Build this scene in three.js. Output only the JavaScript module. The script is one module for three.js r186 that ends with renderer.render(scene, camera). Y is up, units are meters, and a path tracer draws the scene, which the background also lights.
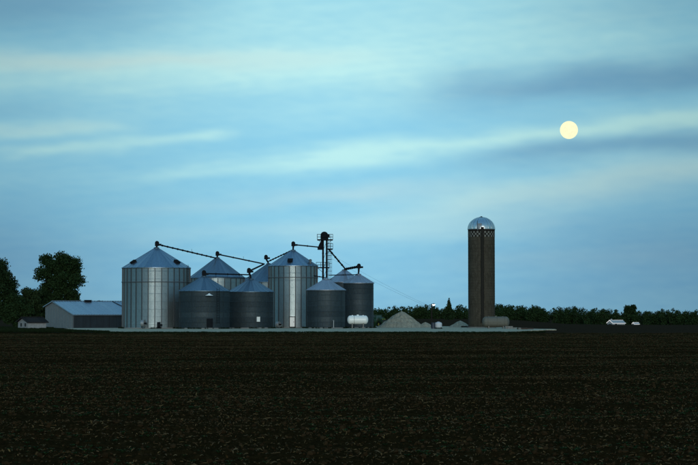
import * as THREE from 'three';
import { mergeGeometries } from 'three/addons/utils/BufferGeometryUtils.js';
import { createNoise2D, createNoise3D } from 'simplex-noise';

// ---------------------------------------------------------------- camera, sky, sun, exposure
const F = 1985, HOR = 314, EYE = 2.3;           // focal length and horizon row in photo pixels (698 x 465), eye height
const scene = new THREE.Scene();
const camera = new THREE.PerspectiveCamera(2 * Math.atan(232.5 / F) * 180 / Math.PI, 698 / 465, 0.5, 20000);
camera.position.set(0, EYE, 0);
const PITCH = Math.atan((HOR - 232.5) / F);
camera.rotation.set(PITCH, 0, 0);
camera.updateMatrixWorld(true);

const renderer = new THREE.WebGLRenderer({ antialias: true });
renderer.toneMapping = THREE.LinearToneMapping;
renderer.toneMappingExposure = 1.0;
renderer.outputColorSpace = THREE.SRGBColorSpace;
renderer.shadowMap.enabled = true;

// seeded random numbers
function rng(seed) { let a = seed >>> 0; return () => { a = (a + 0x6D2B79F5) | 0; let t = Math.imul(a ^ (a >>> 15), 1 | a); t = (t + Math.imul(t ^ (t >>> 7), 61 | t)) ^ t; return ((t ^ (t >>> 14)) >>> 0) / 4294967296; }; }
const R = rng(7);
const n2 = createNoise2D(rng(11)), n3 = createNoise3D(rng(12));
const clamp = (x, a = 0, b = 1) => Math.min(b, Math.max(a, x));
const sm = (a, b, x) => { const t = clamp((x - a) / (b - a)); return t * t * (3 - 2 * t); };
const lerp = (a, b, t) => a + (b - a) * t;
const lin = v => { v /= 255; return v <= 0.04045 ? v / 12.92 : Math.pow((v + 0.055) / 1.055, 2.4); };
const C = (r, g, b) => [lin(r), lin(g), lin(b)];

// dusk sky: blue air, thin bands of cirrus; afterglow of the set sun low behind the camera
const SUN_EL = 7 * Math.PI / 180, SUN_AZ = 4 * Math.PI / 180;      // azimuth to the right of straight behind the camera
const sunDir = new THREE.Vector3(Math.sin(SUN_AZ) * Math.cos(SUN_EL), Math.sin(SUN_EL), Math.cos(SUN_AZ) * Math.cos(SUN_EL));
function makeSky() {
  const W = 4096, H = 2048, data = new Float32Array(W * H * 4);
  const blueKeys = [[0, C(110, 164, 194)], [1.2, C(116, 174, 204)], [3.0, C(122, 184, 212)], [5.5, C(127, 189, 215)], [8.5, C(126, 188, 211)], [14, C(119, 182, 210)], [30, C(95, 163, 206)], [55, C(77, 149, 202)], [90, C(66, 134, 193)]];
  const pale = C(170, 216, 219), cream = C(186, 208, 205);
  const blueAt = e => { let i = 0; while (i < blueKeys.length - 2 && blueKeys[i + 1][0] < e) i++; const [a, ca] = blueKeys[i], [b, cb] = blueKeys[i + 1], t = sm(a, b, e); return [0, 1, 2].map(k => lerp(ca[k], cb[k], t)); };
  // streaks: from (x0,y0) to (x1,y1) in photo pixels seen as angles, half thickness, strength, soft ends
  const streaks = [
    [-900, 86, 420, 72, 15, 0.52, 260, 150], [-60, 66, 330, 60, 6, 0.26, 120, 120], [-40, 92, 200, 90, 4, 0.12, 80, 80],
    [-700, 142, 125, 130, 6, 0.52, 200, 60], [20, 156, 215, 137, 3.6, 0.60, 60, 36], [-60, 152, 60, 151, 3, 0.25, 40, 50], [150, 176, 360, 154, 6.5, 0.42, 60, 60],
    [340, 155, 1500, 45, 8.0, 0.74, 90, 500], [520, 138, 700, 122, 5, 0.16, 60, 80],
    
    [430, 208, 1100, 104, 12, 0.42, 120, 300], [440, 168, 620, 158, 5, 0.12, 60, 60],
    [180, 30, 620, 22, 34, 0.40, 160, 160], [330, 58, 560, 48, 14, 0.18, 90, 120], [560, 60, 760, 44, 12, 0.12, 90, 120],
    [260, 116, 420, 104, 10, 0.20, 70, 90], [60, 110, 220, 112, 8, 0.10, 60, 60],
    [300, 232, 520, 222, 9, 0.12, 90, 90], [-300, 186, 140, 180, 9, 0.10, 90, 60],
  ];
  const creams = [[140, 213, 380, 192, 6, 0.20, 60, 60], [330, 196, 470, 184, 6, 0.2, 60, 60], [430, 210, 1100, 106, 11, 0.34, 120, 300], [300, 236, 560, 222, 8, 0.18, 90, 90], [120, 238, 330, 228, 6, 0.13, 60, 90], [-60, 66, 330, 60, 6, 0.34, 120, 120], [60, 64, 200, 62, 3, 0.2, 60, 60], [-80, 133, 110, 129, 4, 0.16, 60, 60], [480, 262, 700, 256, 7, 0.10, 90, 90]];
  const darks = [[470, 92, 1400, 20, 13, 0.95, 130, 500], [500, 158, 1300, 90, 7, 0.75, 110, 400], [-500, 10, 130, -6, 30, 1.0, 200, 140], [-300, 108, 40, 112, 7, 0.2, 100, 60], [560, 255, 1300, 240, 45, 0.65, 190, 400], [-900, 240, 60, 258, 45, 0.7, 300, 150], [600, 10, 1200, -6, 18, 0.35, 120, 300]];  // dark cloud bands; the wide ones towards the corners paint in lens darkening
  const line = (s, x, y) => { const [x0, y0, x1, y1, w, a, e0, e1] = s; const t = (x - x0) / (x1 - x0); const yy = y - lerp(y0, y1, t); const g = Math.exp(-yy * yy / (2 * w * w)); if (g < 0.004) return 0; return a * g * sm(x0 - e0, x0 + e0 * 0.6, x) * (1 - sm(x1 - e1 * 0.6, x1 + e1, x)); };
  const c = [0, 0, 0];
  for (let j = 0; j < H; j++) {
    const el = ((j + 0.5) / H - 0.5) * Math.PI, e = el * 180 / Math.PI;
    const blue = blueAt(Math.max(0, e));
    const py = HOR - el * F;
    for (let i = 0; i < W; i++) {
      const o = (j * W + i) * 4;
      if (e < -1) { data[o] = 0.06; data[o + 1] = 0.09; data[o + 2] = 0.11; data[o + 3] = 1; continue; }
      let az = ((i + 0.5) / W - 0.25) * 2 * Math.PI; if (az > Math.PI) az -= 2 * Math.PI;
      const px = 349 + az * F;
      let t = 0.12, dk = 0, cr = 0;
      if (px > -1200 && px < 1900 && py > -250 && py < 420) {
        const wx = px + 18 * n2(px / 150, py / 60), wy = py + 4.5 * n2(px / 170 + 9, py / 40) + 1.2 * n2(px / 45, py / 12);
        for (const s of streaks) t += 1.12 * line(s, wx, wy);
        for (const s of creams) cr += line(s, wx, wy);
        for (const s of darks) dk += 1.35 * line(s, wx, wy);
        const sy = py + px * 0.09; const fr = 0.10 * n2(px / 190 + py / 40, sy / 8) + 0.09 * n2(px / 80 + 40, sy / 4.2) + 0.06 * n2(px / 38 + 9, sy / 2.4);
        t += fr * (0.4 + t);
      }
      // beyond the frame the same kind of thin streaks goes on
      const far = Math.max(sm(420, 1500, Math.abs(px - 349)), sm(40, -160, py));
      if (far > 0) {
        const cx = Math.cos(az) * 2.2, cz = Math.sin(az) * 2.2, ye = e * (e < 30 ? 1 : 1) / 4.0;
        let s = 0.30 + 0.20 * n3(cx, cz, ye) + 0.13 * n3(cx * 2.3 + 7, cz * 2.3, ye * 2.6) + 0.06 * n3(cx * 5 + 3, cz * 5, ye * 6);
        s *= lerp(1, 0.55, sm(14, 60, e));
        t = lerp(t, clamp(s, 0, 1), far); dk *= 1 - far; cr *= 1 - far;
      }
      t = clamp(t, 0, 1.05);
      const vignette = 0.75 + 0.49 * Math.exp(-(((px - 335) / 215) ** 2) / 2) * sm(-420, -40, py);   // lens vignette painted into the sky: brighter mid-view, dimmer towards the sides
      for (let k = 0; k < 3; k++) c[k] = lerp(lerp(blue[k], pale[k], t), cream[k], clamp(cr)) * vignette * (1 - 0.30 * dk * [0.85, 0.85, 0.62][k]);
      // afterglow round the set sun, broad and low
      const da = Math.atan2(Math.sin(az - (Math.PI - SUN_AZ)), Math.cos(az - (Math.PI - SUN_AZ)));
      const g = Math.exp(-da * da / (2 * 0.36 * 0.36) - e * e / (2 * 13 * 13));
      data[o] = c[0] + 0.55 * g; data[o + 1] = c[1] + 0.62 * g; data[o + 2] = c[2] + 0.52 * g; data[o + 3] = 1;
    }
  }
  const t = new THREE.DataTexture(data, W, H, THREE.RGBAFormat, THREE.FloatType);
  t.mapping = THREE.EquirectangularReflectionMapping; t.magFilter = THREE.LinearFilter; t.minFilter = THREE.LinearFilter; t.needsUpdate = true;
  return t;
}
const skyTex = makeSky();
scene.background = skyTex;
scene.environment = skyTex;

const sun = new THREE.DirectionalLight(new THREE.Color(1.0, 0.98, 0.90), 1.2);
sun.position.copy(sunDir).multiplyScalar(400).add(new THREE.Vector3(0, 0, -300));
sun.target.position.set(0, 0, -300);
sun.castShadow = true; sun.shadow.radius = 42; sun.shadow.mapSize.set(2048, 2048);
Object.assign(sun.shadow.camera, { left: -110, right: 110, top: 60, bottom: -40, near: 1, far: 1200 });
scene.add(sun, sun.target);

// ---------------------------------------------------------------- helpers
const V = (x, y, z) => new THREE.Vector3(x, y, z);
// the point at ground distance d whose picture position is (x, y) in photo pixels
function at(x, y, d) { const a = (x - 349) / F, b = (232.5 - y) / F, c = Math.cos(PITCH), s = Math.sin(PITCH); const dy = b * c + s, dz = -(c - b * s); const k = d / -dz; return V(a * k, EYE + dy * k, -d); }
const used = {};
function numbered(n) { if (used[n] === undefined) { used[n] = 0; return n; } used[n]++; return n + '_' + String(used[n]).padStart(3, '0'); }
function tag(o, label, category, group, kind) { o.userData.label = label; o.userData.category = category; if (group) o.userData.group = group; if (kind) o.userData.kind = kind; return o; }
function thing(name, label, category, pos = V(0, 0, 0), turn = 0, group) { const g = new THREE.Group(); g.name = numbered(name); g.position.copy(pos); g.rotation.y = turn; scene.add(g); return tag(g, label, category, group); }
function part(name, geo, mat, parent) { const m = new THREE.Mesh(Array.isArray(geo) ? merge(geo) : geo, mat); m.name = name; m.castShadow = m.receiveShadow = true; parent.add(m); return m; }
function merge(list) { return mergeGeometries(list.map(g => { const h = g.index ? g.toNonIndexed() : g; for (const k of Object.keys(h.attributes)) if (!['position', 'normal', 'uv'].includes(k)) h.deleteAttribute(k); return h; })); }
function structure(name, geo, mat) { const m = new THREE.Mesh(geo, mat); m.name = name; m.castShadow = m.receiveShadow = true; m.userData.kind = 'structure'; scene.add(m); return m; }
function box(w, h, d, x = 0, y = 0, z = 0) { return new THREE.BoxGeometry(w, h, d).translate(x, y, z); }
function rod(a, b, r, seg = 8, r2 = r) { const d = b.clone().sub(a), l = d.length(); const g = new THREE.CylinderGeometry(r2, r, l, seg, 1); g.translate(0, l / 2, 0); g.applyQuaternion(new THREE.Quaternion().setFromUnitVectors(V(0, 1, 0), d.normalize())); g.translate(a.x, a.y, a.z); return g; }
function bar(a, b, w, h) { const d = b.clone().sub(a), l = d.length(); const g = new THREE.BoxGeometry(w, h, l); g.translate(0, 0, l / 2); const m = new THREE.Matrix4().lookAt(b, a, Math.abs(d.y) > 0.99 * l ? V(1, 0, 0) : V(0, 1, 0)); g.applyMatrix4(m); g.translate(a.x, a.y, a.z); return g; }
function surf(nu, nv, fn) { const p = [], uv = [], ix = []; for (let j = 0; j <= nv; j++) for (let i = 0; i <= nu; i++) { const q = fn(i / nu, j / nv); p.push(q[0], q[1], q[2]); uv.push(q[3] ?? i / nu, q[4] ?? j / nv); } for (let j = 0; j < nv; j++) for (let i = 0; i < nu; i++) { const a = j * (nu + 1) + i, b = a + 1, c = a + nu + 1, d = c + 1; ix.push(a, b, d, a, d, c); } const g = new THREE.BufferGeometry(); g.setAttribute('position', new THREE.Float32BufferAttribute(p, 3)); g.setAttribute('uv', new THREE.Float32BufferAttribute(uv, 2)); g.setIndex(ix); g.computeVertexNormals(); return g; }

// textures: value in 0..255 sRGB multipliers
function tex(w, h, fn, rx = 1, ry = 1, srgb = true) { const d = new Uint8Array(w * h * 4); for (let j = 0; j < h; j++) for (let i = 0; i < w; i++) { const c = fn(i, j), o = (j * w + i) * 4; d[o] = c[0]; d[o + 1] = c[1]; d[o + 2] = c[2]; d[o + 3] = 255; } const t = new THREE.DataTexture(d, w, h); t.wrapS = t.wrapT = THREE.RepeatWrapping; t.magFilter = THREE.LinearFilter; t.minFilter = THREE.LinearMipmapLinearFilter; t.generateMipmaps = true; if (srgb) t.colorSpace = THREE.SRGBColorSpace; t.repeat.set(rx, ry); t.needsUpdate = true; return t; }
const tile = (i, j, w, h, f, k = 0) => { const a = i / w * 2 * Math.PI, b = j / h * 2 * Math.PI; return 0.5 * (n3(Math.cos(a) * f + k, Math.sin(a) * f, Math.cos(b) * f * h / w) + n3(Math.sin(b) * f * h / w + 31 + k, Math.cos(a) * f, Math.sin(a) * f)); };
const grey = v => { v = clamp(v, 0, 255); return [v, v, v]; };
// weathered zinc: vertical runs of dirt and blotches (uv in metres, one repeat is 4 m x 8 m)
const zincMap = tex(256, 512, (i, j) => grey(228 + 16 * tile(i, j * 0.12, 256, 512, 9, 3) + 12 * tile(i, j, 256, 512, 3, 8) + 9 * tile(i, j, 256, 512, 22, 5)), 1 / 4, 1 / 8);
const oldZincMap = tex(256, 512, (i, j) => { const r = clamp(tile(i, j * 0.15, 256, 512, 7, 13) * 1.6 - 0.25), v = 205 + 30 * tile(i, j * 0.15, 256, 512, 10, 4) + 22 * tile(i, j, 256, 512, 4, 18); return [clamp(v + 28 * r, 0, 255), clamp(v + 6 * r, 0, 255), clamp(v - 22 * r, 0, 255)]; }, 1 / 5, 1 / 9);
const gravelMap = tex(512, 512, (i, j) => grey(208 + 26 * tile(i, j, 512, 512, 5, 2) + 22 * tile(i, j, 512, 512, 26, 7) + 40 * (R() - 0.5)), 1 / 14, 1 / 14);
const staveMap = tex(512, 512, (i, j) => { const cx = Math.floor(i / 32), off = cx % 2 ? 42 : 0, cy = Math.floor((j + off) / 85); const h = Math.sin(cx * 127.1 + cy * 311.7) * 43758.5; const v = 205 + 34 * ((h - Math.floor(h)) - 0.5) + 24 * tile(i, j * 0.3, 512, 512, 9, 21) + 16 * (R() - 0.5); return [clamp(v + 4, 0, 255), clamp(v, 0, 255), clamp(v - 8, 0, 255)]; }, 1, 1);
const soilMap = tex(512, 512, (i, j) => { const v = 190 + 38 * tile(i, j, 512, 512, 8, 6) + 30 * tile(i, j, 512, 512, 34, 15) + 30 * (R() - 0.5); return [clamp(v, 0, 255), clamp(v - 3, 0, 255), clamp(v - 10, 0, 255)]; }, 1 / 6, 1 / 6);
const boardMap = tex(512, 256, (i, j) => grey(212 + 22 * tile(i, j * 0.1, 512, 256, 20, 9) + 16 * tile(i, j, 512, 256, 5, 19) + 10 * (R() - 0.5)), 1 / 6, 1 / 5);

function mat(rgb, rough, metal = 0, map, extra = {}) { const m = new THREE.MeshPhysicalMaterial({ roughness: rough, metalness: metal, side: THREE.DoubleSide, ...extra }); m.color.setRGB(...rgb); if (map) m.map = map; if (rough >= 0.9 && !metal) m.specularIntensity = extra.specularIntensity ?? 0.06; return m; }
const M = {
  zinc: [0, 1, 2, 3].map(k => mat([[0.42, 0.49, 0.50], [0.38, 0.45, 0.47], [0.46, 0.53, 0.535], [0.34, 0.41, 0.43]][k], [0.38, 0.42, 0.36, 0.44][k], 0.95, zincMap)),
  zincRoof: [0, 1, 2].map(k => mat([[0.36, 0.46, 0.56], [0.31, 0.41, 0.51], [0.41, 0.51, 0.61]][k], [0.36, 0.40, 0.34][k], 0.92, zincMap)),
  oldZinc: [0, 1, 2].map(k => mat([[0.048, 0.076, 0.092], [0.040, 0.065, 0.080], [0.057, 0.086, 0.102]][k], [0.62, 0.66, 0.58][k], 0.45, oldZincMap)),
  oldRoof: [0, 1, 2].map(k => mat([[0.23, 0.32, 0.40], [0.19, 0.28, 0.36], [0.27, 0.36, 0.44]][k], [0.42, 0.46, 0.40][k], 0.85, zincMap)),
  paleRoof: [0, 1, 2].map(k => mat([[0.48, 0.53, 0.61], [0.44, 0.49, 0.57], [0.51, 0.56, 0.64]][k], [0.46, 0.50, 0.44][k], 0.75, zincMap)),
  darkSteel: mat([0.011, 0.013, 0.016], 0.9),
  steel: mat([0.12, 0.13, 0.14], 0.6, 0.5),
  black: mat([0.012, 0.013, 0.014], 0.7),
  white: mat([0.80, 0.81, 0.78], 0.35),
  concrete: mat([0.30, 0.29, 0.27], 0.9, 0, gravelMap),
};
M.stiff = mat([0.085, 0.10, 0.11], 0.6, 0.6, zincMap);

// ---------------------------------------------------------------- ground
function height(x, z) { const d = Math.hypot(x, z), px = 349 + x / Math.max(1, -z) * F; return z < 0 ? -3.3 * sm(485, 610, px) * sm(400, 900, d) : 0; }
{ // ground: one sheet to the horizon
  const radii = [0]; for (let r = 8; r < 9000; r *= 1.09) radii.push(r);
  const nA = 360;
  const g = surf(nA, radii.length - 1, (u, v) => { const r = radii[Math.round(v * (radii.length - 1))], a = u * 2 * Math.PI, x = Math.sin(a) * r, z = -Math.cos(a) * r; const y = -0.18 + 0.15 * sm(226, 250, r) + height(x, z) + (r > 430 ? 0.10 * n2(x / 60, z / 60) : 0); return [x, y, z, x, -z]; });
  structure('ground', g, mat([0.070, 0.050, 0.034], 1, 0, soilMap, { specularIntensity: 0 }));
}
function fieldY(x, z) {
  const d = Math.hypot(x, z), row = (z * 0.997 + x * 0.075);
  const k = 1 - sm(225, 239, d) * sm(-999, -100, x) ;
  let y = 0.030 * Math.sin(row * 2 * Math.PI / 0.76 + 0.9 * n2(x / 4, z / 4)) * (0.6 + 0.4 * n2(x / 9, z / 9));
  y += 0.055 * n2(x / 14 + 3, row / 4.2) + 0.085 * n2(x / 60, row / 12);
  y += 0.030 * n2(x / 0.55, z / 0.8) + 0.026 * Math.max(0, n2(x / 0.23 + 40, z / 0.34)) + 0.014 * n2(x / 0.11, z / 0.22 + 9);
  return y * 1.0 - 0.02 + height(x, z);
}
{ // tilled field in front, with clods and furrows as relief
  const nA = 680, rs = []; for (let r = 20; r < 232; r *= 1.0040) rs.push(r); for (let r = 232; r < 248; r *= 1.006) rs.push(r);
  const half = 24 * Math.PI / 180;
  const g = surf(nA, rs.length - 1, (u, v) => { const r = rs[Math.round(v * (rs.length - 1))], a = (u - 0.5) * 2 * half, x = Math.sin(a) * r, z = -Math.cos(a) * r; return [x, fieldY(x, z), z, x, -z]; });
  structure('field', g, mat([0.037, 0.0240, 0.0100], 1, 0, soilMap, { specularIntensity: 0 }));
}
const G = (px, d, y = 0) => V((px - 349) * d / F, y, -d);
function sheet(name, pts, y, thick, m, wob = 0.5, seed = 0) { // an irregular slab with a rounded rim
  const out = []; const P = pts.map(([x, d]) => G(x, d));
  for (let i = 0; i < P.length; i++) { const a = P[i], b = P[(i + 1) % P.length], n = Math.max(2, Math.round(a.distanceTo(b) / 0.7)); for (let k = 0; k < n; k++) { const t = k / n, x = lerp(a.x, b.x, t), z = lerp(a.z, b.z, t); out.push(new THREE.Vector2(x + wob * (n2(x / 3 + seed, z / 3) + 0.5 * n2(x / 0.9, z / 0.9 + seed)), -(z + 2.2 * wob * (n2(x / 5 + 50 + seed, z / 5) + 0.6 * n2(x / 1.2, z / 1.2 + 60 + seed))))); } }
  const g = new THREE.ExtrudeGeometry(new THREE.Shape(out), { depth: thick, bevelEnabled: true, bevelThickness: 0.05, bevelSize: 0.25, bevelSegments: 1 });
  g.rotateX(-Math.PI / 2); g.translate(0, y - thick - 0.05, 0);
  return structure(name, g, m);
}
sheet('gravel_yard', [[60, 290], [76, 266], [104, 250], [150, 241], [250, 238], [350, 240], [480, 241], [506, 246], [524, 262], [536, 280], [552, 287], [553, 293], [534, 297], [514, 326], [470, 350], [440, 358], [380, 362], [300, 368], [120, 366], [84, 318], [70, 305]], 0.10, 0.25, mat([0.64, 0.57, 0.42], 0.95, 0, gravelMap), 0.65, 3);
sheet('grass_verge', [[-60, 330], [-60, 246], [20, 244], [110, 243], [112, 248], [82, 262], [68, 280], [56, 300], [72, 330]], 0.085, 0.22, mat([0.014, 0.020, 0.009], 1, 0, soilMap), 0.8, 17);

// ---------------------------------------------------------------- moon
{
  const d = 9000, p = at(569, 130, d), g = new THREE.SphereGeometry(8.9 / F * p.distanceTo(camera.position), 48, 32);
  const m = new THREE.MeshStandardMaterial({ roughness: 1, color: 0x000000 }); m.emissive.setRGB(1.08, 1.06, 0.68); m.emissiveIntensity = 1;
  m.emissiveMap = tex(256, 128, (i, j) => grey(248 + 6 * tile(i, j, 256, 128, 3, 44)), 1, 1);
  const o = part('moon', g, m, scene); o.name = numbered('moon'); o.position.copy(p); o.castShadow = false; tag(o, 'full pale yellow moon shining through a thin band of cloud', 'moon');
}

// ---------------------------------------------------------------- grain bins
// a wall sheet: flatter than the circle it sits on, corrugated along its height
function sheetGeo(r, n, y0, y1, pitch, amp, flat, cols = 3) {
  const a = 2 * Math.PI / n, rows = Math.round((y1 - y0) / pitch) * 4;
  return surf(cols, rows, (u, v) => { const t = (u - 0.5) * a, y = lerp(y0, y1, v); const rr = r * lerp(1, Math.cos(a / 2) / Math.cos(t), flat) + amp * Math.sin((y - y0) / pitch * 2 * Math.PI) + (Math.abs(((y - y0) % 1.14) - 0.57) < 0.035 ? 0.012 : 0); return [Math.sin(t) * rr, y, Math.cos(t) * rr, t * r, y]; });
}
function roofPanelGeo(re, ye, rt, yt, n) { // one sector of the roof with a raised rib along each side
  const a = 2 * Math.PI / n, prof = [[-0.5, 0.055], [-0.44, 0.055], [-0.38, 0], [0, -0.01], [0.38, 0], [0.44, 0.055], [0.5, 0.055]];
  return surf(prof.length - 1, 3, (u, v) => { const [s, h] = prof[Math.round(u * (prof.length - 1))]; const r = lerp(re, rt, v), y = lerp(ye, yt, v) + h * lerp(1, 0.5, v); const t = s * a * 0.997; return [Math.sin(t) * r, y, Math.cos(t) * r, t * re, v * 4]; });
}
function bin(o) {
  const base = at(o.x, 300, o.d); base.y = 0.05;
  const k = o.d / F, r = o.hw * k, eave = at(o.x, o.eave, o.d - r).y - 0.05, peak = at(o.x, o.peak, o.d).y - 0.05;
  const t = thing('grain_bin', o.label, 'grain bin', base, 0, 'grain bins in the yard');
  const rand = rng(100 + o.x), roofM = o.roof, wallM = o.wall;
  part('foundation', new THREE.CylinderGeometry(r + 0.22, r + 0.3, 0.22, 48).translate(0, 0.08, 0), M.concrete, t);
  const N = o.n;
  if (o.ribs) {
    const g = sheetGeo(r, N, 0.18, eave, 0.104, 0.011, 0.45);
    for (let i = 0; i < N; i++) { const s = part('wall_sheet', g, wallM[Math.floor(rand() * wallM.length)], t); s.rotation.y = (i + 0.5 + o.turn) * 2 * Math.PI / N; s.rotation.y += 0; s.position.set(0, 0, 0); s.rotation.z = (rand() - 0.5) * 0.003; }
    const sg = mergeGeometries([box(0.13, eave - 0.2, 0.07, 0, eave / 2 + 0.08, r + 0.02), box(0.05, eave - 0.2, 0.05, 0, eave / 2 + 0.08, r + 0.075)]);
    for (let i = 0; i < N; i++) { const s = part('stiffener', sg, M.stiff, t); s.rotation.y = (i + o.turn) * 2 * Math.PI / N; }
    for (const f of o.rings) { const y = at(o.x, f, o.d - r).y; part('wind_ring', new THREE.TorusGeometry(r + 0.15, 0.055, 6, 72).rotateX(Math.PI / 2).translate(0, y, 0), M.steel, t); }
  } else {
    const nr = Math.max(4, Math.round((eave - 0.18) / 0.82)), hh = (eave - 0.18) / nr;
    for (let q = 0; q < nr; q++) { const g = surf(64, 28, (u, v) => { const a = u * 2 * Math.PI, y = 0.18 + q * hh + v * (hh + 0.03), rr = r + 0.008 * Math.sin(v * 7 * 2 * Math.PI) + (q % 2 ? 0.02 : 0) + (v < 0.05 ? 0.035 : 0) + 0.006 * n2(Math.cos(a) * 3 + q, Math.sin(a) * 3); return [Math.sin(a) * rr, y, Math.cos(a) * rr, a * r + q * 1.7, y + q * 3.1]; }); part('wall_ring', g, wallM[Math.floor(rand() * wallM.length)], t); }
    const nb = 9; for (let i = 0; i < nb; i++) { const s = part('seam_strip', box(0.06, eave - 0.2, 0.03, 0, eave / 2 + 0.08, r + 0.02), wallM[1], t); s.rotation.y = (i + 0.37) * 2 * Math.PI / nb; }
  }
  // roof
  const re = r + 0.16, rt = 0.42, ye = eave + 0.02, yt = peak - 0.15;
  const roof = part('roof', [new THREE.CylinderGeometry(re + 0.01, re + 0.01, 0.06, 72, 1, true).translate(0, eave + 0.0, 0), new THREE.ConeGeometry(re - 0.05, yt - ye, 48, 1, true).translate(0, (yt + ye) / 2 - 0.06, 0)], roofM[1], t);
  const pn = o.panels, pg = roofPanelGeo(re, ye, rt, yt, pn);
  for (let i = 0; i < pn; i++) { const s = part('roof_panel', pg, roofM[Math.floor(rand() * roofM.length)], roof); s.rotation.y = (i + 0.3) * 2 * Math.PI / pn; }
  part('peak_cap', [new THREE.CylinderGeometry(0.38, 0.46, 0.2, 24).translate(0, yt + 0.05, 0), new THREE.ConeGeometry(0.5, 0.16, 24).translate(0, yt + 0.2, 0)], roofM[1], roof);
  const slope = Math.atan2(yt - ye, re - rt);
  const onRoof = (az, f) => { const rr = lerp(re, rt, f); return [V(Math.sin(az) * rr, lerp(ye, yt, f), Math.cos(az) * rr), az]; };
  for (const [az, f, w] of o.hatches || []) { // raised inspection hatch lying on the slope
    const [p, a] = onRoof(az, f); const h = part('roof_hatch', [box(w, 0.22, w * 0.9, 0, 0.1, 0), box(w + 0.1, 0.05, w + 0.05, 0, 0.235, 0)], M.darkSteel, roof); h.position.copy(p); h.rotation.order = 'YXZ'; h.rotation.set(slope, a, 0);
  }
  for (const [az, f] of o.vents || []) { const [p] = onRoof(az, f); part('roof_vent', [new THREE.CylinderGeometry(0.16, 0.16, 0.5, 14).translate(p.x, p.y + 0.2, p.z), new THREE.SphereGeometry(0.27, 14, 8, 0, 6.3, 0, 1.6).translate(p.x, p.y + 0.42, p.z)], M.steel, roof); }
  // ladder up the wall
  if (o.ladder !== undefined) {
    const a = o.ladder, lx = s => V(Math.sin(a) * (r + 0.2) + Math.cos(a) * s, 0, Math.cos(a) * (r + 0.2) - Math.sin(a) * s);
    const L = part('ladder', [-0.22, 0.22].map(s => { const p = lx(s); return rod(V(p.x, 0.8, p.z), V(p.x, eave + 0.5, p.z), 0.03, 6); }), M.darkSteel, t);
    for (let y = 1; y < eave + 0.4; y += 0.35) { const p = lx(-0.22), q = lx(0.22); part('rung', rod(V(p.x, y, p.z), V(q.x, y, q.z), 0.018, 5), M.darkSteel, L); }
  }
  for (const [kind, az, w, h, y, m] of o.fittings || []) {
    const p = V(Math.sin(az) * (r + 0.06), y, Math.cos(az) * (r + 0.06)); let q;
    if (kind === 'door') { q = part('door', box(w, h, 0.1), m, t); const fr = part('door_frame', [box(w + 0.16, 0.08, 0.13, 0, h / 2 + 0.04, 0), box(w + 0.16, 0.08, 0.13, 0, -h / 2 - 0.04, 0), box(0.08, h, 0.13, w / 2 + 0.04, 0, 0), box(0.08, h, 0.13, -w / 2 - 0.04, 0, 0)], M.darkSteel, q); part('handle', box(0.06, 0.2, 0.08, w * 0.32, 0, 0.09), M.darkSteel, q); }
    else if (kind === 'box') { q = part('control_box', box(w, h, 0.28, 0, 0, 0.12), m, t); part('box_lid', box(w + 0.05, 0.04, 0.34, 0, h / 2 + 0.02, 0.12), M.steel, q); }
    else if (kind === 'fan') { // aeration fan: round housing with a motor and a tapering duct into the wall
      q = part('aeration_fan', [new THREE.CylinderGeometry(h / 2, h / 2, w * 0.5, 20).rotateZ(Math.PI / 2).translate(0, 0, 0.75), new THREE.TorusGeometry(h / 2, 0.04, 6, 20).rotateY(Math.PI / 2).translate(w * 0.25, 0, 0.75), box(w * 0.4, h * 0.55, 0.8, 0, -h * 0.18, 0.35)], m, t);
      part('fan_motor', new THREE.CylinderGeometry(0.13, 0.13, 0.34, 14).rotateZ(Math.PI / 2).translate(w * 0.25 + 0.16, 0, 0.75), M.darkSteel, q); part('fan_leg', box(0.06, y, 0.06, -0.1, -y / 2, 0.75), M.darkSteel, q); part('fan_leg', box(0.06, y, 0.06, 0.15, -y / 2, 0.75), M.darkSteel, q);
    } else if (kind === 'lamp') { // shallow white enamel shade on a short bracket
      q = part('lamp_shade', new THREE.LatheGeometry([[0.05, 0.2], [0.12, 0.18], [0.2, 0.08], [0.58, -0.10], [0.60, -0.13], [0.56, -0.12], [0.2, 0.03]].map(c => new THREE.Vector2(...c)), 28).translate(0, 0, 0.5), m, t); part('lamp_bracket', rod(V(0, 0.2, 0.5), V(0, 0.3, 0), 0.03, 6), M.darkSteel, q);
    } else if (kind === 'pipe') { q = part('standpipe', [rod(V(0, -h / 2, 0.4), V(0, h / 2, 0.4), 0.07, 10), rod(V(0, h / 2, 0.4), V(0, h / 2, 0), 0.07, 10)], m, t); }
    q.position.copy(p); q.rotation.y = az;
  }
  t.userData.peakY = peak; o.group = t; o.base = base; o.peakWorld = V(base.x, peak + 0.05, base.z);
  return o;
}
const fanZinc = mat([0.32, 0.34, 0.35], 0.5, 0.6);
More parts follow.
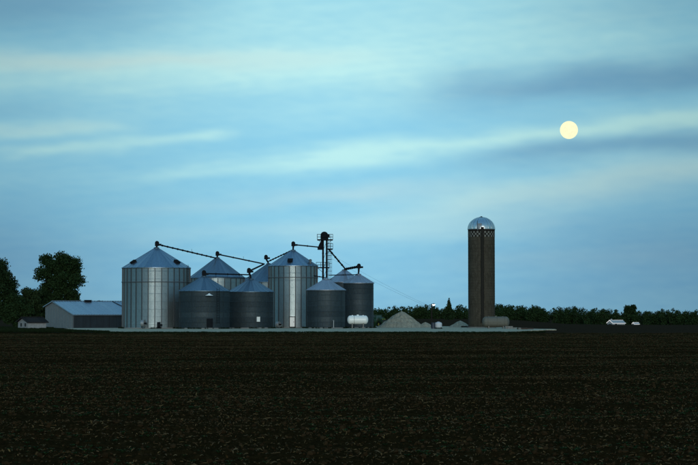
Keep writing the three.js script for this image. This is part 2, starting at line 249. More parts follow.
const bins = {
  a: bin({ x: 156.2, d: 305, hw: 33.6, eave: 267.5, peak: 247.5, n: 32, turn: 0.28, ribs: true, rings: [282], wall: M.zinc, roof: M.zincRoof, panels: 30, hatches: [[-0.95, 0.27, 0.8], [0.98, 0.27, 0.8]], fittings: [['fan', -0.24, 0.9, 1.0, 0.85, fanZinc], ['fan', 0.16, 0.9, 0.9, 0.6, M.darkSteel]], ladder: 1.2, label: 'wide tall silver ribbed bin at the left end beside the shed' }),
  c: bin({ x: 204, d: 298, hw: 25, eave: 291, peak: 275.8, ribs: false, wall: M.oldZinc, roof: M.oldRoof, panels: 26, ladder: 0.63, fittings: [['lamp', 0.25, 1, 1, 5.1, M.white], ['door', 0.3, 0.75, 1.1, 0.95, M.darkSteel]], label: 'squat dark bin with a white lamp shade under its eave' }),
  d: bin({ x: 251, d: 306, hw: 22.2, eave: 291.8, peak: 278.5, ribs: false, wall: M.oldZinc, roof: M.oldRoof, panels: 24, fittings: [['box', 0.36, 0.5, 0.75, 1.45, M.white]], label: 'squat dark bin with a white control box low on its wall' }),
  b: bin({ x: 217, d: 336, hw: 27.5, eave: 277.8, peak: 257.5, n: 26, turn: 0.4, ribs: true, rings: [290], wall: M.zinc, roof: M.oldRoof, panels: 26, label: 'silver bin behind the two squat dark bins, mostly its blue roof showing' }),
  e: bin({ x: 268.5, d: 340, hw: 27, eave: 282, peak: 263.5, n: 26, turn: 0.1, ribs: true, rings: [292], wall: M.zinc, roof: M.oldRoof, panels: 26, label: 'bin almost hidden behind the tall silver one, only a roof slope showing' }),
  f: bin({ x: 293, d: 317, hw: 24.2, eave: 265.7, peak: 250, n: 26, turn: 0.52, ribs: true, rings: [277.5], wall: M.zinc, roof: M.zincRoof, panels: 26, hatches: [[-0.12, 0.3, 0.75]], vents: [[0.95, 0.16]], fittings: [['door', 0.0, 0.75, 1.5, 1.0, M.white], ['fan', -0.5, 0.9, 0.9, 0.6, fanZinc]], label: 'narrow tall silver ribbed bin next to the elevator tower' }),
  g: bin({ x: 326, d: 306, hw: 19, eave: 290, peak: 278.5, ribs: false, wall: M.oldZinc, roof: M.paleRoof, panels: 24, fittings: [['pipe', 0.36, 1, 1.1, 0.7, fanZinc]], label: 'small dark bin with a pale roof in front of the elevator tower' }),
  h: bin({ x: 358.5, d: 314, hw: 14.9, eave: 283, peak: 274, ribs: false, wall: M.oldZinc, roof: M.paleRoof, panels: 22, label: 'slim dark bin at the right end behind the white tank' }),
  i: bin({ x: 344.5, d: 332, hw: 17.6, eave: 282.2, peak: 269.6, ribs: false, wall: M.oldZinc, roof: M.paleRoof, panels: 22, label: 'bin behind the slim dark one, only its pale roof showing' }),
};

// ---------------------------------------------------------------- augers and spouts between the bins
const DS = M.darkSteel;
function auger(o) {
  const t = thing(o.name || 'grain_conveyor', o.label, o.cat || 'conveyor', V(0, 0, 0), 0, o.groupName || 'grain pipes over the bins');
  const { p, q, r = 0.11 } = o, dir = q.clone().sub(p), L = dir.length();
  part('tube', rod(p, q, r, 12), DS, t);
  const n = Math.max(2, Math.round(L / 2.6));
  for (let i = 1; i < n; i++) { const c = p.clone().lerp(q, i / n), e = dir.clone().normalize().multiplyScalar(0.03); part('flange', rod(c.clone().sub(e), c.clone().add(e), r * 1.5, 12), DS, t); }
  for (const f of o.braces || []) { const c = p.clone().lerp(q, f); part('cable_strut', [rod(c, c.clone().add(V(0, 0.55, 0)), 0.03, 6), rod(c.clone().add(V(-0.4, 0.02, 0)), c.clone().add(V(0.4, -0.2, 0)), 0.025, 6), rod(c.clone().add(V(0, 0.12, -0.3)), c.clone().add(V(0, 0.12, 0.3)), 0.02, 6)], M.steel, t); }
  if (o.truss) { const dn = V(0, -o.truss, 0); part('lower_chord', rod(p.clone().add(dn), q.clone().add(dn), r * 0.5, 8), DS, t); for (let i = 0; i <= n; i++) { const c = p.clone().lerp(q, i / n); part('strut', rod(c, c.clone().add(dn), 0.025, 5), DS, t); } }
  for (const b of o.boxes || []) { // drive head: a housing with a motor and a chute down to the bin's peak
    const h = part('drive_housing', [box(0.62, 0.52, 0.5, b.p.x, b.p.y, b.p.z), new THREE.CylinderGeometry(0.3, 0.3, 0.52, 16).rotateX(Math.PI / 2).translate(b.p.x, b.p.y + 0.22, b.p.z)], DS, t);
    part('motor', new THREE.CylinderGeometry(0.15, 0.15, 0.5, 12).rotateZ(Math.PI / 2).translate(b.p.x + (b.side || 1) * 0.42, b.p.y - 0.06, b.p.z), DS, h);
    if (b.to) part('chute', rod(b.p.clone().add(V(0, -0.15, 0)), b.to, 0.17, 10, 0.13), DS, t);
  }
  return t;
}
const pk = k => bins[k].peakWorld.clone();
const A_ = at(157, 244.3, 305), B_ = at(217.4, 254.2, 336), E_ = at(266, 257.8, 340), F_ = at(293.3, 244.6, 317), D_ = at(249, 271.2, 306), C_ = at(204, 273.6, 298), J_ = 320;
auger({ p: A_, q: at(215.4, 258.0, 335.5), braces: [0.57], boxes: [{ p: A_, to: pk('a') }], label: 'long sloping pipe joining the roof peaks of the two leftmost silver bins' });
auger({ p: B_, q: at(264.5, 264.0, 339.5), braces: [0.55], boxes: [{ p: B_, to: pk('b') }], label: 'long sloping pipe above the squat bins, starting at the half-hidden bin peak' });
auger({ p: at(292.2, 250.2, 317), q: at(268, 261.6, 339), r: 0.1, boxes: [{ p: E_, to: pk('e') }], label: 'pipe running down the left roof slope of the narrow tall silver bin' });
auger({ p: at(264.3, 264.0, 339), q: D_, r: 0.1, boxes: [{ p: D_, to: pk('d') }], label: 'short pipe dropping to the peak of the bin with the control box' });
auger({ p: C_, q: at(250.6, 274.8, 306), r: 0.10, truss: 0.48, boxes: [{ p: C_, to: pk('c') }], label: 'level trussed conveyor between the peaks of the two squat dark bins' });
auger({ p: at(321.5, 247.4, J_), q: F_, r: 0.1, boxes: [{ p: F_, to: pk('f') }], label: 'nearly level pipe from the elevator tower to the narrow tall bin' });
auger({ name: 'grain_spout', cat: 'spout', p: at(328.5, 249.0, J_), q: at(345.2, 268.8, 332), r: 0.12, label: 'steep spout falling right from the elevator tower head' });
auger({ p: at(344.8, 269.2, 331.8), q: at(358.6, 266.6, 314.5), r: 0.15, boxes: [{ p: at(358.9, 266.8, 314), to: pk('h') }], label: 'short pipe raised on a post above the two right pale roofs' });
auger({ p: at(329, 275.2, 316), q: at(357.5, 274.6, 312.5), r: 0.07, label: 'thin level pipe crossing in front of the two right pale roofs' });
auger({ p: at(314, 275.8, 312), q: at(325.4, 277.6, 306.3), r: 0.08, label: 'short thin pipe from the narrow tall bin to the small pale-roofed bin' });

// ---------------------------------------------------------------- bucket elevator
{
  const p0 = at(325.2, 300, J_), t = thing('bucket_elevator', 'dark bucket elevator tower with railed head platform above the bins', 'elevator', V(p0.x, 0, p0.z));
  const y = v => at(325, v, J_).y, px = v => at(v, 300, J_).x - p0.x;
  part('boot', [box(1.5, 1.2, 0.7, 0, 0.6, 0), new THREE.CylinderGeometry(0.45, 0.45, 0.7, 18).rotateX(Math.PI / 2).translate(0, 0.5, 0)], DS, t);
  for (const x of [px(323.0), px(326.7)]) { const tr = part('trunk', box(0.30, y(238) - 1, 0.42, x, (y(238) + 1) / 2, 0), DS, t); for (let q = 2.5; q < y(240); q += 2.4) part('trunk_flange', box(0.38, 0.06, 0.5, x, q, 0), DS, tr); }
  // cross bracing between the two trunks
  const xa = px(323), xb = px(326.7); for (let q = 2; q < y(244); q += 1.5) part('brace', [bar(V(xa, q, 0.1), V(xb, q + 1.5, 0.1), 0.05, 0.05)], DS, t);
  const hd = part('head_housing', [new THREE.CylinderGeometry(0.62, 0.62, 0.62, 28, 1, false, 0, Math.PI).rotateZ(Math.PI / 2).rotateY(Math.PI / 2).translate(px(324.3), y(235.5), 0), box(1.24, y(235.5) - y(240), 0.62, px(324.3), (y(235.5) + y(240)) / 2, 0)], DS, t);
  part('head_motor', [new THREE.CylinderGeometry(0.22, 0.22, 0.7, 16).rotateX(Math.PI / 2).translate(px(328.4), y(235.6), 0.1), box(0.5, 0.12, 0.7, px(328.4), y(237.3), 0.1)], DS, hd);
  part('head_sheave', new THREE.CylinderGeometry(0.34, 0.34, 0.1, 20).rotateX(Math.PI / 2).translate(px(323.6), y(235.5), 0.38), DS, hd);
  part('distributor', [new THREE.CylinderGeometry(0.2, 0.5, 0.7, 16).translate(px(321), y(245), 0.1), new THREE.CylinderGeometry(0.5, 0.5, 0.4, 16).translate(px(320.6), y(248.6), 0.1), bar(V(px(322), y(240.5), 0.1), V(px(320.8), y(244), 0.1), 0.35, 0.35)], DS, t);
  function deck(x0, x1, yd, zd, hgt) {
    const d = part('platform', [box(x1 - x0, 0.07, zd, (x0 + x1) / 2, yd, 0), box(x1 - x0, 0.14, 0.05, (x0 + x1) / 2, yd - 0.06, zd / 2 + 0.03), box(x1 - x0, 0.14, 0.05, (x0 + x1) / 2, yd - 0.06, -zd / 2 - 0.03)], DS, t);
    const n = Math.max(2, Math.round((x1 - x0) / 0.8));
    for (const z of [-zd / 2, zd / 2]) { for (let i = 0; i <= n; i++) { const x = lerp(x0, x1, i / n); part('rail_post', rod(V(x, yd, z), V(x, yd + hgt, z), 0.026, 6), DS, d); } for (const f of [0.5, 1]) part('rail', rod(V(x0, yd + hgt * f, z), V(x1, yd + hgt * f, z), 0.026, 6), DS, d); }
    for (const x of [x0, x1]) for (const f of [0.5, 1]) part('rail', rod(V(x, yd + hgt * f, -zd / 2), V(x, yd + hgt * f, zd / 2), 0.026, 6), DS, d);
    part('kneebrace', [bar(V(x0 + 0.1, yd, 0), V(lerp(x0, px(325), 0.75), yd - 0.8, 0), 0.06, 0.06), bar(V(x1 - 0.1, yd, 0), V(lerp(x1, px(325), 0.75), yd - 0.8, 0), 0.06, 0.06)], DS, d);
  }
  deck(px(317.2), px(332.8), y(239.6), 1.9, y(234.4) - y(239.6));
  deck(px(327.2), px(332.8), y(248.8), 1.3, y(243.6) - y(248.8));
  deck(px(316.2), px(329.5), y(267.4), 1.3, y(262.4) - y(267.4));
  const lx = px(329.4), L = part('ladder', [rod(V(lx - 0.2, 1, 0.3), V(lx - 0.2, y(235), 0.3), 0.03, 6), rod(V(lx + 0.2, 1, 0.3), V(lx + 0.2, y(235), 0.3), 0.03, 6)], DS, t);
  for (let q = 1.2; q < y(236); q += 0.32) part('rung', rod(V(lx - 0.2, q, 0.3), V(lx + 0.2, q, 0.3), 0.016, 5), DS, L);
  for (let q = 3; q < y(250); q += 0.62) part('cage_hoop', new THREE.TorusGeometry(0.40, 0.026, 5, 18).rotateX(Math.PI / 2).translate(lx, q, 0.62), DS, L);
  for (const [cx, cz] of [[-0.4, 0.62], [0.4, 0.62], [0, 1.02]]) part('cage_bar', rod(V(lx + cx, 2.9, cz), V(lx + cx, y(250), cz), 0.018, 5), DS, L);
}

// ---------------------------------------------------------------- stave silo
{
  const d = 315, p = at(481.6, 300, d), r = 13.35 * d / F, t = thing('silo', 'tall brown stave silo with silver dome and chequered band at the top', 'silo', V(p.x, 0.02, p.z));
  const y = v => at(481, v, d).y - 0.02, top = y(229.6), band = y(237.2);
  const sil = mat([0.086, 0.080, 0.066], 0.92, 0, staveMap);
  const g = surf(72, 40, (u, v) => { const a = u * 2 * Math.PI, yy = v * band; return [Math.sin(a) * r, yy, Math.cos(a) * r, u * 4, yy / 4.4]; }); part('wall', g, sil, t);
  part('footing', new THREE.CylinderGeometry(r + 0.2, r + 0.25, 0.3, 48).translate(0, 0.1, 0), M.concrete, t);
  // top courses: dark and pale staves set in a chequer
  const dk = [], lt = [], n = 44, rows = 4, rh = (top - band) / rows;
  for (let q = 0; q < rows; q++) for (let i = 0; i < n; i++) { const a = (i + 0.5) / n * 2 * Math.PI, gg = box(2 * Math.PI * r / n - 0.02, rh - 0.02, 0.12, 0, band + (q + 0.5) * rh, r - 0.045).rotateY(a); ((i + q) % 2 && q < 3 ? lt : dk).push(gg); }
  part('dark_chequer_stave', dk, mat([0.022, 0.020, 0.018], 0.9), t); part('pale_chequer_stave', lt, mat([0.17, 0.17, 0.15], 0.9), t);
  part('rim', new THREE.TorusGeometry(r + 0.02, 0.06, 6, 64).rotateX(Math.PI / 2).translate(0, top, 0), M.steel, t);
  const hg = new THREE.TorusGeometry(r + 0.012, 0.018, 5, 64).rotateX(Math.PI / 2);
  for (let q = 0.35, i = 0; q < band - 0.1; q += lerp(0.28, 0.62, q / band), i++) { const h = part('hoop', hg, mat2(), t); h.position.y = q; }
  function mat2() { return M.hoop || (M.hoop = mat([0.07, 0.055, 0.045], 0.7, 0.5)); }
  // filling chute up the side that faces the field
  const cg = surf(14, 24, (u, v) => { const a = (u - 0.5) * Math.PI * 1.05; return [Math.sin(a) * 0.24, 0.9 + v * (top - 0.8), r - 0.02 + Math.cos(a) * 0.30, u, v * 9]; });
  const ch = part('chute', cg, mat([0.024, 0.022, 0.019], 0.95), t); for (let q = 1; q < top; q += 1.2) part('chute_band', new THREE.TorusGeometry(0.27, 0.02, 5, 12, Math.PI).rotateX(-Math.PI / 2).rotateY(Math.PI).translate(0, q, r - 0.02), mat2(), ch);
  part('chute_hood', [box(0.5, 0.35, 0.5, 0, top + 0.16, r - 0.02)], DS, t);
  // dome of riveted gores
  const dm = [0, 1, 2].map(k => mat([[0.80, 0.83, 0.85], [0.74, 0.77, 0.80], [0.84, 0.86, 0.88]][k], [0.30, 0.34, 0.28][k], 1, zincMap)), nG = 20, hD = y(217.3) - top - 0.05;
  const dome = part('dome_rim', new THREE.CylinderGeometry(r + 0.05, r + 0.05, 0.12, 60, 1, true).translate(0, top + 0.05, 0), dm[1], t);
  const gg = surf(3, 12, (u, v) => { const a = (u - 0.5) * 2 * Math.PI / nG, e = v * Math.PI / 2 * 0.94, rr = (r + 0.02) * Math.cos(e); return [Math.sin(a) * rr, top + 0.08 + Math.sin(e) * hD, Math.cos(a) * rr, a * 2, v * 3]; });
  const rb = surf(2, 12, (u, v) => { const a = Math.PI / nG + (u - 0.5) * 0.03, e = v * Math.PI / 2 * 0.94, rr = (r + 0.05) * Math.cos(e) + (u === 0.5 ? 0.03 : 0); return [Math.sin(a) * rr, top + 0.08 + Math.sin(e) * (hD + 0.02), Math.cos(a) * rr]; });
  const rr_ = rng(5); for (let i = 0; i < nG; i++) { const a = part('dome_gore', gg, dm[Math.floor(rr_() * 3)], dome); a.rotation.y = i * 2 * Math.PI / nG; const b = part('dome_rib', rb, dm[1], dome); b.rotation.y = i * 2 * Math.PI / nG; }
  part('dome_cap', [new THREE.CylinderGeometry(0.28, 0.52, 0.16, 24).translate(0, top + hD + 0.02, 0), new THREE.CylinderGeometry(0.12, 0.2, 0.14, 16).translate(0, top + hD + 0.14, 0)], DS, t);
  part('dormer', [box(0.62, 0.75, 0.8, -0.42, top + 0.45, r - 0.42), box(0.74, 0.06, 0.95, -0.42, top + 0.86, r - 0.4)], mat([0.22, 0.25, 0.28], 0.85), t);
  part('filler_pipe', new THREE.TubeGeometry(new THREE.CatmullRomCurve3([V(-0.72, top - 0.2, r + 0.1), V(-0.74, top + 0.8, r * 0.86), V(-0.62, top + 1.5, r * 0.55), V(-0.3, top + hD + 0.05, 0.2)]), 16, 0.07, 8), M.steel, t);
}

// ---------------------------------------------------------------- barn and low shed
function barn(o) {
  const t = thing(o.name, o.label, o.cat, V((o.cx - 349) * o.d / F, 0.06, -o.d), o.beta);   // base at the near corner; local +x along the long front, -z along the gable
  const { L, W, he, hb, hr, fr } = o, zr = -W * fr;
  const prof = [[0, 0], [0, he], [zr, hr], [-W, hb], [-W, 0]];
  const endShape = x => { const s = new THREE.Shape(prof.map(([z, y]) => new THREE.Vector2(-z, y))); const g = new THREE.ExtrudeGeometry(s, { depth: 0.1, bevelEnabled: false }); g.rotateY(Math.PI / 2); g.translate(x, 0, 0); return g; };
  part('gable_wall', endShape(0), o.gable, t); part('gable_wall', endShape(L - 0.1), o.gable, t);
  part('front_wall', box(L - 0.2, he, 0.1, L / 2, he / 2, -0.06), o.front, t); part('back_wall', box(L - 0.2, hb, 0.1, L / 2, hb / 2, -W + 0.06), o.gable, t);
  // standing ribs on gable siding
  if (o.boards) for (let z = -0.45; z > -W; z -= 0.9) { const f = -z / W, yy = f < fr ? lerp(he, hr, f / fr) : lerp(hr, hb, (f - fr) / (1 - fr)); part('batten', box(0.05, yy - 0.06, 0.06, -0.02, (yy - 0.06) / 2, z), o.gable, t); }
  if (o.boards) for (let x = 0.6; x < L; x += 1.2) part('batten', box(0.05, he - 0.1, 0.05, x, he / 2, 0.0), o.front, t);
  const ov = 0.3, sl = (z0, y0, z1, y1, i, n, m) => { const x0 = -ov + i * (L + 2 * ov) / n, x1 = x0 + (L + 2 * ov) / n; return surf(8, 1, (u, v) => [lerp(x0, x1, u) , lerp(y0, y1, v) + 0.10 + (Math.round(u * 8) % 4 === 0 ? 0.045 : 0), lerp(z0, z1, v), lerp(x0, x1, u), v * 5]); };
  const n = o.sheets, rand = rng(o.cx | 0);
  const roof = part('roof', [bar(V(-ov + 0.02, he + 0.02, 0.25), V(-ov + 0.02, hr + 0.03, zr), 0.08, 0.14), bar(V(-ov + 0.02, hr + 0.03, zr), V(-ov + 0.02, hb + 0.02, -W - 0.25), 0.08, 0.14), box(L + 2 * ov, 0.12, 0.06, L / 2, he - 0.06, 0.26), bar(V(-ov + 0.03, hr + 0.16, zr), V(L + ov, hr + 0.16, zr), 0.3, 0.05)], o.roof[1], t);
  const k = (hr - he) / -zr; for (let i = 0; i < n; i++) { const m = o.roof[Math.floor(rand() * o.roof.length)]; part('roof_sheet', sl(0.3, he - 0.3 * k, zr, hr, i, n), m, roof); part('roof_sheet', sl(zr, hr, -W - 0.3, hb - 0.3 * (hr - hb) / (W + zr), i, n), m, roof); }
  o.t = t; o.zr = zr; return o;
}
{
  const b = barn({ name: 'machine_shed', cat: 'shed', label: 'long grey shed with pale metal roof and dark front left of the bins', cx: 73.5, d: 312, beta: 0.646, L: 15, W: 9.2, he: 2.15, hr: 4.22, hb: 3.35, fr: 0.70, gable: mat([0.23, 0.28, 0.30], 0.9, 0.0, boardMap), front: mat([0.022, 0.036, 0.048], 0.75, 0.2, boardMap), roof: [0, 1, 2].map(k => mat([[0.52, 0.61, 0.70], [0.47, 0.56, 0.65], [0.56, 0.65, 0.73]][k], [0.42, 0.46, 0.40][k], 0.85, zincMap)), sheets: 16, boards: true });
  const roofAt = (x, f) => V(x, lerp(b.he, b.hr, f) + 0.12, b.zr * f);
  const v1 = roofAt(6.0, 0.93); part('roof_vent', [box(1.0, 0.3, 0.5, v1.x, v1.y + 0.1, v1.z), box(1.15, 0.06, 0.65, v1.x, v1.y + 0.28, v1.z)], DS, b.t);
  const a1 = roofAt(10.6, 0.96), a2 = roofAt(11.2, 0.35); part('lightning_cable', rod(a1.setY(a1.y + 0.05), a2.setY(a2.y + 0.05), 0.05, 6), DS, b.t);
  part('corner_trim', [box(0.12, b.he - 0.05, 0.12, 0.0, b.he / 2, 0.0)], M.steel, b.t);
  for (const x of [3.2, 6.6, 10, 13.4]) part('door_post', box(0.14, b.he - 0.15, 0.12, x, b.he / 2 - 0.05, 0.03), b.front, b.t);
}
{
  const wm = mat([0.34, 0.36, 0.37], 0.8, 0, boardMap), rm = [0, 1].map(k => mat([[0.02, 0.021, 0.022], [0.026, 0.026, 0.026]][k], 0.9, 0));
  const b = barn({ name: 'low_shed', cat: 'shed', label: 'low white shed with two dark gable windows beneath the left trees', cx: 28.2, d: 296, beta: 0.62, L: 3.0, W: 3.3, he: 1.02, hr: 1.68, hb: 1.02, fr: 0.5, gable: wm, front: wm, roof: rm, sheets: 6 });
  for (const z of [-0.75, -2.15]) { const w = part('window', box(0.05, 0.5, 0.62, -0.02, 0.62, z), M.black, b.t); part('window_frame', [box(0.08, 0.06, 0.76, -0.03, 0.9, z), box(0.08, 0.06, 0.76, -0.03, 0.34, z), box(0.08, 0.5, 0.06, -0.03, 0.62, z - 0.35), box(0.08, 0.5, 0.06, -0.03, 0.62, z + 0.35)], wm, w); }
}

// ---------------------------------------------------------------- tanks, piles and yard things
function tank(o) {
  const k = o.d / F, L = (o.x1 - o.x0) * k, r = o.hr * k, cyl = L - 1.3 * r, base = at((o.x0 + o.x1) / 2, 300, o.d), cy = at(0, o.cy, o.d).y;
  const t = thing(o.name, o.label, 'tank', V(base.x, 0.09, base.z), o.turn || 0), h = cy - 0.09;
  const pr = []; for (let i = 0; i <= 10; i++) { const a = i / 10 * Math.PI / 2; pr.push(new THREE.Vector2(Math.sin(a) * r + 1e-4, -cyl / 2 - Math.cos(a) * r * 0.65)); } for (let i = 10; i >= 0; i--) { const a = i / 10 * Math.PI / 2; pr.push(new THREE.Vector2(Math.sin(a) * r + 1e-4, cyl / 2 + Math.cos(a) * r * 0.65)); }
  part('vessel', new THREE.LatheGeometry(pr, 36).rotateZ(Math.PI / 2).translate(0, h, 0), o.m, t);
  for (const s of o.bands) part('band', new THREE.TorusGeometry(r + 0.01, 0.022, 6, 36).rotateY(Math.PI / 2).translate(s * cyl / 2, h, 0), o.bm, t);
  for (const s of [-1, 1]) part('saddle', [box(0.16, h - r * 0.55, r * 1.2, s * cyl * 0.36, (h - r * 0.55) / 2, 0), box(0.26, 0.08, r * 1.5, s * cyl * 0.36, 0.06, 0)], o.sm, t);
  part('dome_cover', [new THREE.CylinderGeometry(0.16, 0.18, 0.16, 16).translate(0, h + r + 0.05, 0)], o.m, t);
  for (const s of [-0.7, 0.7]) part('lifting_lug', box(0.14, 0.10, 0.03, s * cyl / 2, h + r + 0.02, 0), o.m, t);
  return t;
}
tank({ name: 'propane_tank', label: 'white propane tank on short legs before the slim dark bin', x0: 347.3, x1: 368.2, d: 301, hr: 4.3, cy: 319.8, m: M.white, bm: M.darkSteel, sm: M.concrete, bands: [-0.45] });
const rust = mat([0.17, 0.165, 0.135], 0.75, 0.1, oldZincMap);
tank({ name: 'fuel_tank', label: 'large weathered grey tank lying at the foot of the brown silo', x0: 482.2, x1: 509.4, d: 302, hr: 5.3, cy: 321.9, m: rust, bm: rust, sm: M.concrete, bands: [-0.8, 0.1, 0.85] });
{ const c = thing('concrete_slab', 'pale concrete slab at the right end of the grey tank', 'slab', G(508.6, 297, 0.09)); part('slab_body', box(1.1, 0.42, 1.4, 0, 0.19, 0), M.concrete, c); part('slab_step', box(0.5, 0.2, 1.0, 0.8, 0.08, 0), M.concrete, c); }
function pile(name, label, px, d, half, h, seed, lop) {
  const w = half * d / F, g = surf(72, 26, (u, v) => { const a = u * 2 * Math.PI, ca = Math.cos(a), sa = Math.sin(a); const rr = v * w * (1 + 0.08 * n2(ca * 1.3 + seed, sa * 1.3)); const f = 1 - v; let y = h * (f < 0.12 ? Math.pow(f / 0.12, 1.7) * 0.09 : lerp(0.09, 1, Math.pow((f - 0.12) / 0.88, 1.0)) ); y -= h * 0.06 * Math.exp(-v * v / 0.012); y += 0.05 * h * n2(ca * rr * 0.9 + seed, sa * rr * 0.9) * v * f * 4 + 0.02 * n2(rr * ca * 5 + seed, rr * sa * 5); return [-ca * rr + lop * f * w, Math.max(-0.02, y) - 0.02, sa * rr, ca * rr, sa * rr]; });
  const m = part(name, g, M.pile || (M.pile = mat([0.42, 0.40, 0.315], 1, 0, gravelMap)), scene); m.name = numbered(name); m.position.copy(G(px, d, 0.1)); return tag(m, label, 'gravel pile', 'gravel piles in the yard');
}
pile('gravel_pile', 'large conical gravel pile right of the slim dark bin', 401, 322, 25.5, 2.88, 1, 0.02);
pile('gravel_pile', 'small low gravel heap touching the large gravel pile', 425.5, 326, 10, 0.95, 5, 0);
pile('gravel_pile', 'small pointed gravel heap left of the brown silo', 460, 330, 12.5, 1.2, 9, 0);
{ // small poly tank and drum by the lamp post
  const t = thing('poly_tank', 'small round white tank on a skid below the yard lamp', 'tank', G(438.4, 297, 0.09));
  const pr = [[0.001, 0.2], [0.48, 0.2], [0.53, 0.27], [0.53, 0.78], [0.46, 0.92], [0.2, 1.0], [0.18, 1.06], [0.001, 1.06]].map(c => new THREE.Vector2(...c));
  part('tank_body', new THREE.LatheGeometry(pr, 28), mat([0.48, 0.50, 0.53], 0.7), t); part('lid', new THREE.CylinderGeometry(0.17, 0.17, 0.07, 16).translate(0, 1.09, 0), M.black, t);
  for (const y of [0.4, 0.62]) part('rib', new THREE.TorusGeometry(0.535, 0.018, 5, 28).rotateX(Math.PI / 2).translate(0, y, 0), mat([0.6, 0.62, 0.64], 0.5), t);
  part('skid', [box(1.2, 0.1, 0.1, 0, 0.06, 0.35), box(1.2, 0.1, 0.1, 0, 0.06, -0.35), box(0.1, 0.1, 0.9, -0.4, 0.15, 0), box(0.1, 0.1, 0.9, 0.4, 0.15, 0)], DS, t);
  const q = thing('steel_drum', 'dark blue drum left of the small round white tank', 'drum', G(433.1, 296.5, 0.09));
  const dp = [[0.001, 0], [0.29, 0], [0.31, 0.02], [0.29, 0.04], [0.29, 0.30], [0.305, 0.32], [0.29, 0.34], [0.29, 0.60], [0.305, 0.62], [0.29, 0.64], [0.29, 0.90], [0.31, 0.92], [0.29, 0.93], [0.001, 0.91]].map(c => new THREE.Vector2(...c));
  part('drum_body', new THREE.LatheGeometry(dp, 24), mat([0.018, 0.026, 0.045], 0.5, 0.1), q); part('bung', new THREE.CylinderGeometry(0.04, 0.04, 0.04, 10).translate(0.15, 0.94, 0.05), DS, q);
}
{ // yard lamp, lit
  const t = thing('yard_lamp', 'lit yard lamp on a dark pole right of the gravel pile', 'street lamp', G(431.6, 322, 0.05));
  const top = at(431.6, 304.4, 322).y - 0.05, ax = 2.0 * 322 / F;
  part('pole', rod(V(0, -0.1, 0), V(0, top + 0.1, 0), 0.13, 10, 0.10), mat([0.02, 0.018, 0.016], 0.9), t); part('arm', rod(V(0, top - 0.1, 0), V(ax, top + 0.05, 0), 0.03, 8), DS, t);
  part('lamp_head', new THREE.CylinderGeometry(0.1, 0.24, 0.16, 18).translate(ax, top + 0.1, 0), M.steel, t);
  const gl = mat([0.9, 0.9, 0.85], 0.3); gl.emissive.setRGB(1, 0.98, 0.90); gl.emissiveIntensity = 3.5;
  part('lamp_globe', new THREE.SphereGeometry(0.2, 18, 12).scale(1.15, 0.7, 1).translate(ax, top - 0.06, 0), gl, t);
  const l = new THREE.PointLight(new THREE.Color(1, 0.98, 0.9), 2.2, 0, 2); l.position.set(ax, top - 0.06, 0); l.castShadow = true; l.shadow.radius = 6; t.add(l);
}
{ // two overhead wires from the tower to the lamp pole
  const e = at(431.6, 305.4, 322); e.y -= 0.25;
  for (const [k, dy, lab] of [[0, 0, 'upper overhead wire sagging from elevator tower to the lamp pole'], [1, -0.55, 'lower overhead wire sagging from elevator tower to the lamp pole']]) {
    const a = at(330.5, 254 + k * 4, J_), pts = []; for (let i = 0; i <= 16; i++) { const f = i / 16, p = a.clone().lerp(e.clone().add(V(0, dy * 0.4, 0)), f); p.y -= 0.9 * 4 * f * (1 - f) * 0.35; pts.push(p); }
    const m = part('overhead_wire', new THREE.TubeGeometry(new THREE.CatmullRomCurve3(pts), 40, 0.009, 5), DS, scene); m.name = numbered('overhead_wire'); tag(m, lab, 'wire', 'overhead wires');
  }
}
